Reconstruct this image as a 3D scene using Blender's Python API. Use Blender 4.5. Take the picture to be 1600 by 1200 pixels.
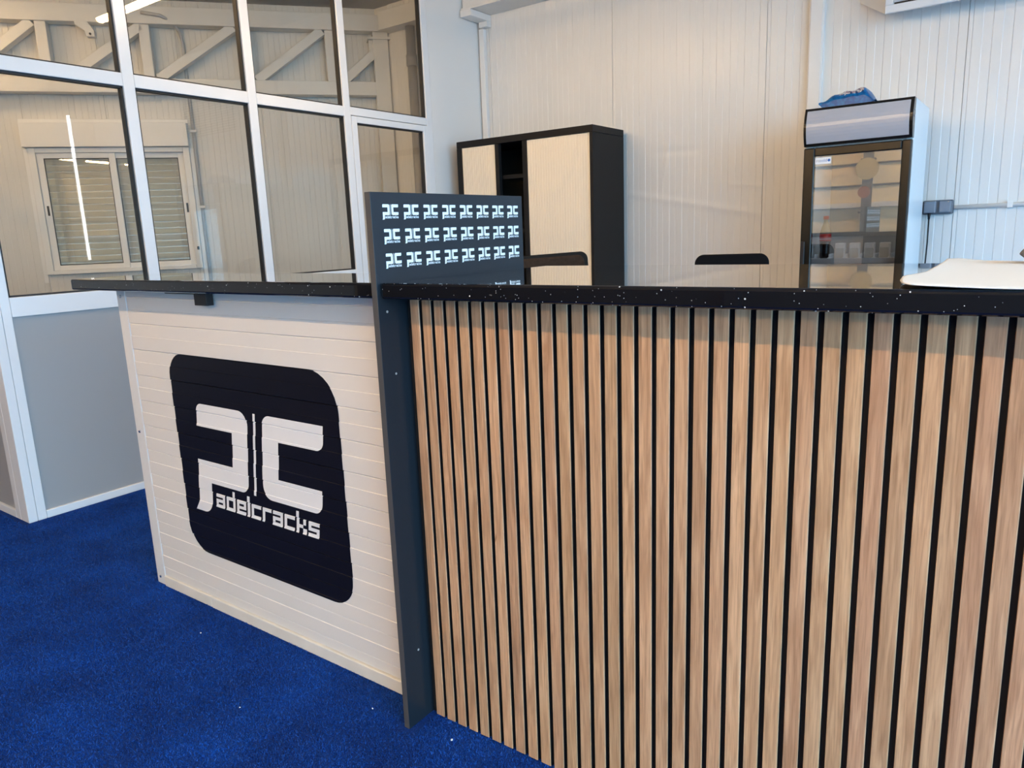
import bpy, bmesh, math, random
import numpy as np
from mathutils import Vector, Matrix
random.seed(7); rng = np.random.default_rng(7)
scene = bpy.context.scene
for o in list(bpy.data.objects): bpy.data.objects.remove(o)
COL = scene.collection

# ------------------------------------------------------------------ camera
cam = bpy.data.cameras.new('camera'); camo = bpy.data.objects.new('camera', cam); COL.objects.link(camo)
cam.sensor_fit = 'HORIZONTAL'; cam.sensor_width = 36.0; cam.lens = 36.0*1143.9/1600; cam.clip_start = 0.02
yaw, pitch, roll = (math.radians(a) for a in (36.21025, 11.64828, 2.21467))
fw = Vector((-math.sin(yaw)*math.cos(pitch), math.cos(yaw)*math.cos(pitch), -math.sin(pitch)))
rt = Vector((math.cos(yaw), math.sin(yaw), 0)); dn = fw.cross(rt)
r2 = math.cos(roll)*rt + math.sin(roll)*dn; d2 = -math.sin(roll)*rt + math.cos(roll)*dn
camo.matrix_world = Matrix(((r2.x, -d2.x, -fw.x, 0), (r2.y, -d2.y, -fw.y, 0), (r2.z, -d2.z, -fw.z, 1.3), (0, 0, 0, 1)))
scene.camera = camo

# ------------------------------------------------------------------ sky light, exposure
world = bpy.data.worlds.new('sky'); scene.world = world; world.use_nodes = True
bgn = world.node_tree.nodes['Background']; bgn.inputs[0].default_value = (0.34, 0.68, 1.0, 1); bgn.inputs[1].default_value = 8.5
TUBE_WARM = (1.0, 0.66, 0.34); TUBE_STRENGTH = 85.0
vs = scene.view_settings
vs.view_transform = 'Standard'; vs.look = 'None'; vs.gamma = 1; vs.use_curve_mapping = False; vs.exposure = 0.12
# daylight comes in through the wide open doorway in the right-hand wall (sampling portal at the opening)
pl = bpy.data.lights.new('doorway_portal', 'AREA'); pl.shape = 'RECTANGLE'; pl.size = 7.0; pl.size_y = 2.8
plo = bpy.data.objects.new('doorway_portal', pl); COL.objects.link(plo)
plo.location = (2.62, 0.0, 1.5); plo.rotation_euler = (math.radians(90), 0, math.radians(90)); pl.cycles.is_portal = True

# ------------------------------------------------------------------ materials
MATS = {}
def nmat(name):
    m = bpy.data.materials.new(name); m.use_nodes = True; MATS[name] = m
    nt = m.node_tree; return m, nt, nt.nodes['Principled BSDF']
def plain(name, col, rough=.5, metal=0, spec=.5, bump=0, bscale=60, var=0.0, vscale=6, coat=0):
    m, nt, b = nmat(name)
    b.inputs['Base Color'].default_value = (*col, 1); b.inputs['Roughness'].default_value = rough
    b.inputs['Metallic'].default_value = metal; b.inputs['Specular IOR Level'].default_value = spec
    b.inputs['Coat Weight'].default_value = coat
    tc = nt.nodes.new('ShaderNodeTexCoord')
    if var:
        n = nt.nodes.new('ShaderNodeTexNoise'); n.inputs['Scale'].default_value = vscale; n.inputs['Detail'].default_value = 5
        nt.links.new(tc.outputs['Object'], n.inputs['Vector'])
        r = nt.nodes.new('ShaderNodeValToRGB')
        r.color_ramp.elements[0].position = .3; r.color_ramp.elements[1].position = .7
        r.color_ramp.elements[0].color = (*[c*(1-var) for c in col], 1); r.color_ramp.elements[1].color = (*[min(1, c*(1+var)) for c in col], 1)
        nt.links.new(n.outputs['Fac'], r.inputs[0]); nt.links.new(r.outputs[0], b.inputs['Base Color'])
    if bump:
        n2 = nt.nodes.new('ShaderNodeTexNoise'); n2.inputs['Scale'].default_value = bscale; n2.inputs['Detail'].default_value = 3
        nt.links.new(tc.outputs['Object'], n2.inputs['Vector'])
        bp = nt.nodes.new('ShaderNodeBump'); bp.inputs['Strength'].default_value = bump; bp.inputs['Distance'].default_value = .01
        nt.links.new(n2.outputs['Fac'], bp.inputs['Height']); nt.links.new(bp.outputs[0], b.inputs['Normal'])
    return m
def emis(name, col, strength):
    m, nt, b = nmat(name)
    b.inputs['Base Color'].default_value = (.8, .8, .8, 1)
    b.inputs['Emission Color'].default_value = (*col, 1); b.inputs['Emission Strength'].default_value = strength
    return m
def glass(name, tint, base=.04, rough=0.0, boost=1.0):
    m, nt, b = nmat(name); nt.nodes.remove(b)
    out = nt.nodes['Material Output']
    tr = nt.nodes.new('ShaderNodeBsdfTransparent'); tr.inputs[0].default_value = (*tint, 1)
    gl = nt.nodes.new('ShaderNodeBsdfGlossy'); gl.inputs['Roughness'].default_value = rough
    # reflectance of one glass face, the same from either side: .04 + .96 (1-cos)^5
    ge = nt.nodes.new('ShaderNodeNewGeometry'); dt = nt.nodes.new('ShaderNodeVectorMath'); dt.operation = 'DOT_PRODUCT'
    nt.links.new(ge.outputs['Incoming'], dt.inputs[0]); nt.links.new(ge.outputs['Normal'], dt.inputs[1])
    ab = nt.nodes.new('ShaderNodeMath'); ab.operation = 'ABSOLUTE'; nt.links.new(dt.outputs['Value'], ab.inputs[0])
    om = nt.nodes.new('ShaderNodeMath'); om.operation = 'SUBTRACT'; om.inputs[0].default_value = 1; nt.links.new(ab.outputs[0], om.inputs[1])
    pw = nt.nodes.new('ShaderNodeMath'); pw.operation = 'POWER'; pw.inputs[1].default_value = 5; nt.links.new(om.outputs[0], pw.inputs[0])
    fr = nt.nodes.new('ShaderNodeMath'); fr.operation = 'MULTIPLY_ADD'; fr.inputs[1].default_value = .96; fr.inputs[2].default_value = .04; nt.links.new(pw.outputs[0], fr.inputs[0])
    mu = nt.nodes.new('ShaderNodeMath'); mu.operation = 'MULTIPLY_ADD'; mu.inputs[1].default_value = boost; mu.inputs[2].default_value = base; mu.use_clamp = True
    mx = nt.nodes.new('ShaderNodeMixShader')
    nt.links.new(fr.outputs[0], mu.inputs[0]); nt.links.new(mu.outputs[0], mx.inputs[0])
    nt.links.new(tr.outputs[0], mx.inputs[1]); nt.links.new(gl.outputs[0], mx.inputs[2]); nt.links.new(mx.outputs[0], out.inputs[0])
    return m
plain('panel_white', (.76, .755, .735), .30, var=.02, vscale=1.5, bump=.03, bscale=3)
plain('office_wall', (.70, .69, .66), .4, var=.03, vscale=1.5)
plain('counter_white', (.80, .775, .735), .38, var=.015, vscale=3)
plain('trim_white', (.80, .80, .79), .35)
plain('cream_trim', (.77, .74, .67), .5, var=.06, vscale=9)
plain('alu_white', (.80, .82, .84), .22, bump=.012, bscale=5)
plain('gasket', (.012, .012, .013), .5)
plain('grey_panel', (.36, .365, .37), .38, bump=.02, bscale=120)
plain('steel_white', (.74, .73, .70), .42, var=.03)
plain('pipe_grey', (.50, .50, .50), .4)
plain('pipe_dark', (.30, .30, .31), .4)
plain('ceiling_grey', (.46, .44, .41), .7)
plain('divider_dark', (.016, .022, .029), .3, spec=.25, bump=.03, bscale=300)
plain('divider_edge', (.075, .072, .07), .45)
plain('black_plastic', (.012, .012, .014), .4)
plain('felt_black', (.008, .008, .010), .85)
plain('cab_black', (.010, .010, .011), .55, spec=.22, bump=.02, bscale=300)
plain('cab_inner', (.008, .008, .008), .7)
plain('tambour', (.86, .76, .60), .45)
plain('fridge_white', (.74, .82, .86), .25)
plain('fridge_black', (.012, .010, .008), .2, spec=.4)
plain('fridge_inner', (.42, .42, .41), .5)
plain('header_grey', (.46, .46, .50), .16)
plain('sticker_white', (.86, .88, .9), .4)
plain('print_white', (.86, .86, .86), .4)
plain('print_black', (.006, .006, .011), .38, spec=.25)
plain('print_blue', (.06, .18, .50), .4)
plain('print_grey', (.35, .35, .34), .4)
plain('plug_grey', (.20, .235, .29), .4)
plain('plug_rim', (.11, .13, .16), .4)
plain('cable_black', (.01, .01, .012), .5)
plain('chair_black', (.005, .005, .006), .8, spec=.1)
plain('chair_brown', (.040, .026, .018), .85, spec=.1, var=.2, vscale=40, bump=.2, bscale=90)
plain('chair_rim', (.012, .009, .006), .6, spec=.15)
plain('chrome', (.6, .6, .62), .2, metal=1)
plain('paper', (.84, .81, .75), .7, bump=.05, bscale=8)
plain('device', (.085, .075, .068), .45, var=.2, vscale=30)
plain('cola', (.012, .006, .004), .08, coat=.5)
plain('cola_red', (.62, .03, .02), .35)
plain('clear_plastic', (.60, .59, .55), .15)
plain('bottle_clear', (.30, .30, .24), .12)
plain('cup_white', (.80, .78, .75), .5)
plain('rack_white', (.80, .80, .80), .4)
plain('rack_grey', (.42, .43, .43), .35)
plain('concrete', (.42, .42, .41), .9, var=.1)
plain('rear_warm', (.86, .72, .47), .6, var=.03)
plain('rear_dark', (.13, .13, .13), .6)
plain('rear_white', (.80, .78, .72), .6)
plain('sign_red', (.34, .12, .06), .5)
plain('sign_gold', (.45, .36, .18), .5)
plain('shutter', (.62, .60, .52), .5)
plain('lint', (.8, .8, .8), .7)
plain('lamp_body', (.85, .84, .82), .4)
emis('tube', TUBE_WARM, TUBE_STRENGTH)
emis('slit_glow', (.92, .95, 1.0), 14.0)
emis('fridge_glow', (.95, .97, 1.0), 15.0)
glass('pane', (.97, .97, .955), base=.0, boost=1.0)
glass('fridge_glass', (.90, .90, .90), base=.22, boost=1.0)
glass('window_glass', (.93, .93, .91), base=.06, boost=1.0)

def mk_wood():
    m, nt, b = nmat('oak')
    N = nt.nodes.new; L = nt.links.new
    tc = N('ShaderNodeTexCoord'); oi = N('ShaderNodeObjectInfo')
    off = N('ShaderNodeVectorMath'); off.operation = 'MULTIPLY_ADD'
    cb = N('ShaderNodeCombineXYZ')
    for i, k in enumerate((13.0, 7.0, 31.0)):
        mu = N('ShaderNodeMath'); mu.operation = 'MULTIPLY'; mu.inputs[1].default_value = k
        L(oi.outputs['Random'], mu.inputs[0]); L(mu.outputs[0], cb.inputs[i])
    off.inputs[1].default_value = (1, 1, 1); L(tc.outputs['Object'], off.inputs[0]); L(cb.outputs[0], off.inputs[2])
    def noise(sc, scale, detail, dist=0):
        mp = N('ShaderNodeMapping'); mp.inputs['Scale'].default_value = sc; L(off.outputs[0], mp.inputs['Vector'])
        n = N('ShaderNodeTexNoise'); n.inputs['Scale'].default_value = scale; n.inputs['Detail'].default_value = detail
        n.inputs['Distortion'].default_value = dist; L(mp.outputs[0], n.inputs['Vector']); return n
    fine = noise((300, 60, 11), 1.0, 4, .6)
    broad = noise((40, 10, 3.2), 1.0, 5, 1.6)
    knots = noise((28, 10, 14), 1.0, 2, .3)
    r1 = N('ShaderNodeValToRGB'); e = r1.color_ramp.elements
    e[0].position = .30; e[0].color = (.45, .245, .125, 1); e[1].position = .72; e[1].color = (.69, .425, .240, 1)
    k = e.new(.52); k.color = (.575, .335, .182, 1)
    L(broad.outputs['Fac'], r1.inputs[0])
    r2_ = N('ShaderNodeValToRGB'); e = r2_.color_ramp.elements
    e[0].position = .36; e[0].color = (.74, .71, .68, 1); e[1].position = .56; e[1].color = (1, 1, 1, 1)
    L(fine.outputs['Fac'], r2_.inputs[0])
    mx = N('ShaderNodeMix'); mx.data_type = 'RGBA'; mx.blend_type = 'MULTIPLY'; mx.inputs[0].default_value = .8
    L(r1.outputs[0], mx.inputs[6]); L(r2_.outputs[0], mx.inputs[7])
    r3 = N('ShaderNodeValToRGB'); e = r3.color_ramp.elements
    e[0].position = .76; e[0].color = (1, 1, 1, 1); e[1].position = .82; e[1].color = (.42, .30, .22, 1)
    L(knots.outputs['Fac'], r3.inputs[0])
    m2 = N('ShaderNodeMix'); m2.data_type = 'RGBA'; m2.blend_type = 'MULTIPLY'; m2.inputs[0].default_value = .8
    L(mx.outputs[2], m2.inputs[6]); L(r3.outputs[0], m2.inputs[7])
    hs = N('ShaderNodeHueSaturation')
    mr = N('ShaderNodeMapRange'); mr.inputs[3].default_value = .90; mr.inputs[4].default_value = 1.10; L(oi.outputs['Random'], mr.inputs[0]); L(mr.outputs[0], hs.inputs['Value'])
    fr = N('ShaderNodeMath'); fr.operation = 'FRACT'; m7 = N('ShaderNodeMath'); m7.operation = 'MULTIPLY'; m7.inputs[1].default_value = 17.3
    L(oi.outputs['Random'], m7.inputs[0]); L(m7.outputs[0], fr.inputs[0])
    mr2 = N('ShaderNodeMapRange'); mr2.inputs[3].default_value = .496; mr2.inputs[4].default_value = .505; L(fr.outputs[0], mr2.inputs[0]); L(mr2.outputs[0], hs.inputs['Hue'])
    L(m2.outputs[2], hs.inputs['Color']); L(hs.outputs[0], b.inputs['Base Color'])
    b.inputs['Roughness'].default_value = .5
    bp = N('ShaderNodeBump'); bp.inputs['Strength'].default_value = .15; bp.inputs['Distance'].default_value = .002
    L(fine.outputs['Fac'], bp.inputs['Height']); L(bp.outputs[0], b.inputs['Normal'])
mk_wood()
def mk_counter():
    m, nt, b = nmat('black_quartz'); N = nt.nodes.new; L = nt.links.new
    tc = N('ShaderNodeTexCoord')
    prev = None
    for sc, thr, mask in ((105, .17, .93), (240, .19, .91)):
        v = N('ShaderNodeTexVoronoi'); v.inputs['Scale'].default_value = sc; L(tc.outputs['Object'], v.inputs['Vector'])
        lt = N('ShaderNodeMath'); lt.operation = 'LESS_THAN'; lt.inputs[1].default_value = thr; L(v.outputs['Distance'], lt.inputs[0])
        sep = N('ShaderNodeSeparateColor'); L(v.outputs['Color'], sep.inputs[0])
        gt = N('ShaderNodeMath'); gt.operation = 'GREATER_THAN'; gt.inputs[1].default_value = mask; L(sep.outputs[0], gt.inputs[0])
        mu = N('ShaderNodeMath'); mu.operation = 'MULTIPLY'; L(lt.outputs[0], mu.inputs[0]); L(gt.outputs[0], mu.inputs[1])
        if prev:
            mxx = N('ShaderNodeMath'); mxx.operation = 'MAXIMUM'; L(prev.outputs[0], mxx.inputs[0]); L(mu.outputs[0], mxx.inputs[1]); prev = mxx
        else: prev = mu
    mx = N('ShaderNodeMix'); mx.data_type = 'RGBA'; L(prev.outputs[0], mx.inputs[0])
    mx.inputs[6].default_value = (.0055, .0055, .0075, 1); mx.inputs[7].default_value = (.75, .76, .76, 1)
    L(mx.outputs[2], b.inputs['Base Color']); b.inputs['Roughness'].default_value = .04; b.inputs['IOR'].default_value = 1.5; b.inputs['Specular IOR Level'].default_value = .08; b.inputs['Coat Weight'].default_value = 1; b.inputs['Coat Roughness'].default_value = .02
mk_counter()
def mk_carpet(name, dark, light, rough):
    m, nt, b = nmat(name); N = nt.nodes.new; L = nt.links.new
    tc = N('ShaderNodeTexCoord')
    n = N('ShaderNodeTexNoise'); n.inputs['Scale'].default_value = 240; n.inputs['Detail'].default_value = 3; L(tc.outputs['Object'], n.inputs['Vector'])
    n2 = N('ShaderNodeTexNoise'); n2.inputs['Scale'].default_value = 5; n2.inputs['Detail'].default_value = 4; L(tc.outputs['Object'], n2.inputs['Vector'])
    ad = N('ShaderNodeMath'); ad.operation = 'MULTIPLY_ADD'; ad.inputs[1].default_value = .45; L(n2.outputs['Fac'], ad.inputs[0]); L(n.outputs['Fac'], ad.inputs[2])
    r = N('ShaderNodeValToRGB'); e = r.color_ramp.elements; e[0].position = .52; e[0].color = (*dark, 1); e[1].position = .95; e[1].color = (*light, 1)
    L(ad.outputs[0], r.inputs[0]); L(r.outputs[0], b.inputs['Base Color']); b.inputs['Roughness'].default_value = rough
    b.inputs['Specular IOR Level'].default_value = .25
    bp = N('ShaderNodeBump'); bp.inputs['Strength'].default_value = .6; bp.inputs['Distance'].default_value = .006
    L(n.outputs['Fac'], bp.inputs['Height']); L(bp.outputs[0], b.inputs['Normal'])
mk_carpet('carpet', (.001, .016, .11), (.003, .055, .32), .9)
mk_carpet('carpet_blade', (.001, .024, .15), (.007, .11, .54), .6)
def mk_dented():
    # the same panel paint with the dents and the long crease knocked into that sheet (fine relief)
    m, nt, b = nmat('panel_dented'); N = nt.nodes.new; L = nt.links.new
    b.inputs['Base Color'].default_value = (.76, .755, .735, 1); b.inputs['Roughness'].default_value = .30
    tc = N('ShaderNodeTexCoord'); sp = N('ShaderNodeSeparateXYZ'); L(tc.outputs['Object'], sp.inputs[0])
    def mth(op_, a, b_):
        n = N('ShaderNodeMath'); n.operation = op_
        for i, v in enumerate((a, b_)):
            if isinstance(v, (int, float)): n.inputs[i].default_value = v
            else: L(v, n.inputs[i])
        return n.outputs[0]
    tot = None
    for xa, za, xb, zb, wd, amp in ((.16, 1.545, 1.06, 1.37, .028, .006), (.42, 1.825, .60, 1.822, .03, -.006), (.98, 1.56, 1.12, 1.54, .02, .004), (.43, 1.83, .40, 1.62, .02, .003)):
        dx, dz = xb-xa, zb-za; ln = math.hypot(dx, dz); dx /= ln; dz /= ln
        px_ = mth('SUBTRACT', sp.outputs[0], xa); pz_ = mth('SUBTRACT', sp.outputs[2], za)
        t = mth('ADD', mth('MULTIPLY', px_, dx), mth('MULTIPLY', pz_, dz)); q = mth('SUBTRACT', mth('MULTIPLY', pz_, dx), mth('MULTIPLY', px_, dz))
        over = mth('ADD', mth('MAXIMUM', mth('SUBTRACT', t, ln), 0), mth('MAXIMUM', mth('MULTIPLY', t, -1), 0))
        d2_ = mth('ADD', mth('POWER', mth('DIVIDE', mth('ABSOLUTE', q, 0), wd), 2), mth('POWER', mth('DIVIDE', over, .08), 2))
        h = mth('MULTIPLY', mth('POWER', 2.718, mth('MULTIPLY', d2_, -1)), amp)
        tot = h if tot is None else mth('ADD', tot, h)
    bp = N('ShaderNodeBump'); bp.inputs['Strength'].default_value = .8; bp.inputs['Distance'].default_value = 1.0
    L(tot, bp.inputs['Height']); L(bp.outputs[0], b.inputs['Normal'])
mk_dented()
def mk_bag():
    m, nt, b = nmat('bag_foil'); N = nt.nodes.new; L = nt.links.new
    tc = N('ShaderNodeTexCoord'); n = N('ShaderNodeTexNoise'); n.inputs['Scale'].default_value = 55; n.inputs['Detail'].default_value = 4; L(tc.outputs['Object'], n.inputs['Vector'])
    r = N('ShaderNodeValToRGB'); e = r.color_ramp.elements; e[0].position = .35; e[0].color = (.0, .075, .25, 1); e[1].position = .72; e[1].color = (.0, .17, .44, 1)
    L(n.outputs['Fac'], r.inputs[0]); L(r.outputs[0], b.inputs['Base Color']); b.inputs['Roughness'].default_value = .3
    m, nt, b = nmat('bag_print'); N = nt.nodes.new; L = nt.links.new
    tc = N('ShaderNodeTexCoord'); n = N('ShaderNodeTexVoronoi'); n.inputs['Scale'].default_value = 120; L(tc.outputs['Object'], n.inputs['Vector'])
    r = N('ShaderNodeValToRGB'); r.color_ramp.interpolation = 'CONSTANT'; e = r.color_ramp.elements
    e[0].position = 0; e[0].color = (.55, .55, .58, 1); e[1].position = .35; e[1].color = (.42, .25, .28, 1); k = e.new(.6); k.color = (.02, .05, .14, 1); k = e.new(.8); k.color = (.75, .76, .8, 1)
    sp = N('ShaderNodeSeparateColor'); L(n.outputs['Color'], sp.inputs[0]); L(sp.outputs[1], r.inputs[0]); L(r.outputs[0], b.inputs['Base Color']); b.inputs['Roughness'].default_value = .35
mk_bag()

# ------------------------------------------------------------------ helpers
class MB:
    def __init__(s): s.bm = bmesh.new(); s.mats = []
    def mi(s, name):
        if name not in s.mats: s.mats.append(name)
        return s.mats.index(name)
    def box(s, x0, x1, y0, y1, z0, z1, mat=None, bev=0):
        vs_ = [s.bm.verts.new((x, y, z)) for z in (min(z0, z1), max(z0, z1)) for y in (min(y0, y1), max(y0, y1)) for x in (min(x0, x1), max(x0, x1))]
        F = [s.bm.faces.new([vs_[i] for i in f]) for f in ((0, 2, 3, 1), (4, 5, 7, 6), (0, 1, 5, 4), (2, 6, 7, 3), (0, 4, 6, 2), (1, 3, 7, 5))]
        if mat:
            for f in F: f.material_index = s.mi(mat)
        if bev:
            ed = list({e for f in F for e in f.edges}); bmesh.ops.bevel(s.bm, geom=ed, offset=bev, segments=2, affect='EDGES', profile=.5)
        return s
    def prism(s, pts, axis, a, b, mat=None):
        # pts 2D polygon extruded along axis ('x': pts are (y,z); 'y': (x,z); 'z': (x,y)) from a to b
        def P(p, t): return (t, p[0], p[1]) if axis == 'x' else (p[0], t, p[1]) if axis == 'y' else (p[0], p[1], t)
        A = [s.bm.verts.new(P(p, a)) for p in pts]; B = [s.bm.verts.new(P(p, b)) for p in pts]; n = len(pts)
        F = [s.bm.faces.new(A[::-1]), s.bm.faces.new(B)] + [s.bm.faces.new((A[i], A[(i+1) % n], B[(i+1) % n], B[i])) for i in range(n)]
        if mat:
            for f in F: f.material_index = s.mi(mat)
        return s
    def bar(s, p, q, w, h, up=(0, 0, 1), mat=None):
        p = Vector(p); q = Vector(q); d = (q-p).normalized(); up = Vector(up); sd = d.cross(up).normalized(); up = sd.cross(d)
        R = [[v + sd*w/2*a + up*h/2*b for a, b in ((-1, -1), (1, -1), (1, 1), (-1, 1))] for v in (p, q)]
        A = [s.bm.verts.new(v) for v in R[0]]; B = [s.bm.verts.new(v) for v in R[1]]
        F = [s.bm.faces.new(A[::-1]), s.bm.faces.new(B)] + [s.bm.faces.new((A[i], A[(i+1) % 4], B[(i+1) % 4], B[i])) for i in range(4)]
        if mat:
            for f in F: f.material_index = s.mi(mat)
        return s
    def tube(s, pts, r, n=10, mat=None):
        pts = [Vector(p) for p in pts]; rings = []
        for i, p in enumerate(pts):
            d = (pts[min(i+1, len(pts)-1)]-pts[max(i-1, 0)]).normalized()
            a = d.cross(Vector((0, 0, 1)) if abs(d.z) < .9 else Vector((1, 0, 0))).normalized(); b = d.cross(a)
            rr = r[i] if isinstance(r, (list, tuple)) else r
            rings.append([s.bm.verts.new(p + a*rr*math.cos(t) + b*rr*math.sin(t)) for t in (2*math.pi*k/n for k in range(n))])
        F = []
        for A, B in zip(rings, rings[1:]):
            F += [s.bm.faces.new((A[k], A[(k+1) % n], B[(k+1) % n], B[k])) for k in range(n)]
        F += [s.bm.faces.new(rings[0][::-1]), s.bm.faces.new(rings[-1])]
        for f in F[:-2]: f.smooth = True
        if mat:
            for f in F: f.material_index = s.mi(mat)
        return s
    def lathe(s, prof, c=(0, 0, 0), n=20, mat=None):
        return s.tube([(c[0], c[1], c[2]+z) for r, z in prof], [max(r, 1e-4) for r, z in prof], n, mat)
    def build(s, name, mat=None, parent=None, frame=None, bev=0, smooth=False):
        bmesh.ops.recalc_face_normals(s.bm, faces=s.bm.faces)
        me = bpy.data.meshes.new(name); s.bm.to_mesh(me); s.bm.free()
        return link(name, me, [mat] if mat else s.mats, parent, bev, smooth)
def link(name, me, mats, parent=None, bev=0, smooth=False):
    o = bpy.data.objects.new(name, me); COL.objects.link(o)
    if mats is not None:
        for m in mats: me.materials.append(MATS[m])
    if parent: o.parent = parent
    if bev:
        md = o.modifiers.new('bevel', 'BEVEL'); md.width = bev; md.segments = 3; md.limit_method = 'ANGLE'
    if smooth:
        for p in me.polygons: p.use_smooth = True
    return o
def tag(o, label=None, cat=None, group=None, kind=None):
    if label: o['label'] = label
    if cat: o['category'] = cat
    if group: o['group'] = group
    if kind: o['kind'] = kind
    return o
def empty(name, loc=(0, 0, 0), rz=0):
    o = bpy.data.objects.new(name, None); COL.objects.link(o); o.location = loc; o.rotation_euler = (0, 0, rz); o.empty_display_size = .1; return o
def thing(name, label, cat, loc=(0, 0, 0), rz=0, group=None):
    return tag(empty(name, loc, rz), label, cat, group)
def struct(name, label, loc=(0, 0, 0), rz=0):
    o = empty(name, loc, rz); return tag(o, label, None, None, 'structure')
def copy_of(src, loc=None, parent=None):
    c = src.copy(); COL.objects.link(c); c.parent = parent
    if loc is not None: c.location = loc
    return c
def B(name, x0, x1, y0, y1, z0, z1, mat, parent=None, bev=0):
    return MB().box(x0, x1, y0, y1, z0, z1).build(name, mat, parent, bev=bev)

def fillet(pts):
    # pts: (x, z, radius) -> rounded polygon
    out = []; n = len(pts)
    for i, (x, z, r) in enumerate(pts):
        p = Vector((x, z))
        if r <= 0: out.append((x, z)); continue
        a = (Vector(pts[i-1][:2])-p).normalized(); b = (Vector(pts[(i+1) % n][:2])-p).normalized()
        ang = a.angle(b); d = r/math.tan(ang/2); c = p + (a+b).normalized()*(r/math.sin(ang/2))
        s_ = p+a*d-c; e_ = p+b*d-c; t0 = math.atan2(s_.y, s_.x); t1 = math.atan2(e_.y, e_.x); dt = (t1-t0+math.pi) % (2*math.pi)-math.pi
        for k in range(9): t = t0+dt*k/8; out.append((c.x+r*math.cos(t), c.y+r*math.sin(t)))
    return out

# rib profile of the sandwich panels: raised bands 48 mm, recessed bands 47 mm
PITCH = .0953; RAISED = .048
NOTCH = .0032
def rib_d(t, origin, depth, ramp, joint=.0018):
    """relief at t: 0 on a raised band, depth in a recessed band, deeper in the joint under the raised band"""
    u = (t-origin) % PITCH
    if u > PITCH-1e-7: u = 0
    if u < ramp-1e-7: return depth*(1-u/ramp)
    if u <= RAISED+1e-7: return 0
    if u < RAISED+ramp: return depth*(u-RAISED)/ramp
    if u > PITCH-NOTCH: return depth+joint*(1-abs(u-(PITCH-NOTCH/2))/(NOTCH/2))
    return depth
def rib_cuts(t0, t1, origin, ramp):
    ts = []; k = math.floor((t0-origin)/PITCH)-1
    while origin+k*PITCH < t1:
        for q in (0, ramp, RAISED, RAISED+ramp, PITCH-NOTCH, PITCH-NOTCH/2):
            t = origin+k*PITCH+q
            if t0 < t < t1: ts.append(t)
        k += 1
    return sorted(ts)
def rib_profile(t0, t1, origin, depth, ramp=.003, joint=.0012):
    return [(t, rib_d(t, origin, depth, ramp, joint)) for t in [t0]+rib_cuts(t0, t1, origin, ramp)+[t1]]

# ------------------------------------------------------------------ floor, ceiling
floor = B('floor', -8.3, 2.6, -5, 5.3, -.12, 0, 'carpet'); tag(floor, 'bright blue carpet of short artificial turf', None, None, 'structure')
N = 430000
px = rng.uniform(-4.3, -.55, N); py = rng.uniform(.35, 2.1, N)
keep = (py < 1.325) | (px < -2.765); keep &= ~((px > -1.32) & (px < -1.26) & (py > 1.21)); keep &= (px > -3.90) | (py < 1.30)
px = px[keep]; py = py[keep]; n = len(px)
ang = rng.uniform(0, 2*np.pi, n); w = rng.uniform(.0009, .0017, n); h = rng.uniform(.003, .0075, n); lx = rng.normal(0, .0028, n); ly = rng.normal(0, .0028, n)
V = np.zeros((n, 3, 3)); V[:, 0, 0] = px-np.cos(ang)*w; V[:, 0, 1] = py-np.sin(ang)*w; V[:, 1, 0] = px+np.cos(ang)*w; V[:, 1, 1] = py+np.sin(ang)*w
V[:, 2, 0] = px+lx; V[:, 2, 1] = py+ly; V[:, 2, 2] = h
me = bpy.data.meshes.new('carpet_pile'); me.vertices.add(n*3); me.vertices.foreach_set('co', V.ravel())
me.loops.add(n*3); me.loops.foreach_set('vertex_index', np.arange(n*3, dtype=np.int32)); me.polygons.add(n); me.polygons.foreach_set('loop_start', np.arange(0, n*3, 3, dtype=np.int32))
me.update(calc_edges=True)
tag(link('carpet_pile', me, ['carpet_blade'], floor), None, None, None, 'stuff')
ceil = B('ceiling', -8.3, 2.6, -5, 5.3, 3.32, 3.42, 'ceiling_grey'); tag(ceil, 'dull grey flat ceiling above the glass office', None, None, 'structure')

# ------------------------------------------------------------------ back wall: ribbed sandwich panels
YB = 5.1
wb = tag(B('wall_back', -5.3, 2.72, YB+.012, YB+.12, 0, 3.32, 'office_wall'), 'white ribbed sandwich panel wall behind the counter', None, None, 'structure')
PW = 1.118
def wall_panel_mesh(width, height, depth=.0018):
    m = MB(); prof = rib_profile(0, width, .02, depth)
    pts = [(t, d) for t, d in prof] + [(width, .011), (0, .011)]
    m.prism(pts, 'z', 0, height); bmesh.ops.recalc_face_normals(m.bm, faces=m.bm.faces)
    me = bpy.data.meshes.new('wall_panel'); m.bm.to_mesh(me); m.bm.free(); me.materials.append(MATS['panel_white']); return me
wpm = wall_panel_mesh(PW-.003, 3.32)
x = -.474 - PW*4
while x < 2.5:
    o = bpy.data.objects.new('wall_panel', wpm); COL.objects.link(o); o.parent = wb; o.location = (x, YB, 0)
    if abs(x+2.71) < .01:
        o.data = wpm.copy(); o.data.materials.clear(); o.data.materials.append(MATS['panel_dented'])
    x += PW
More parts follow.
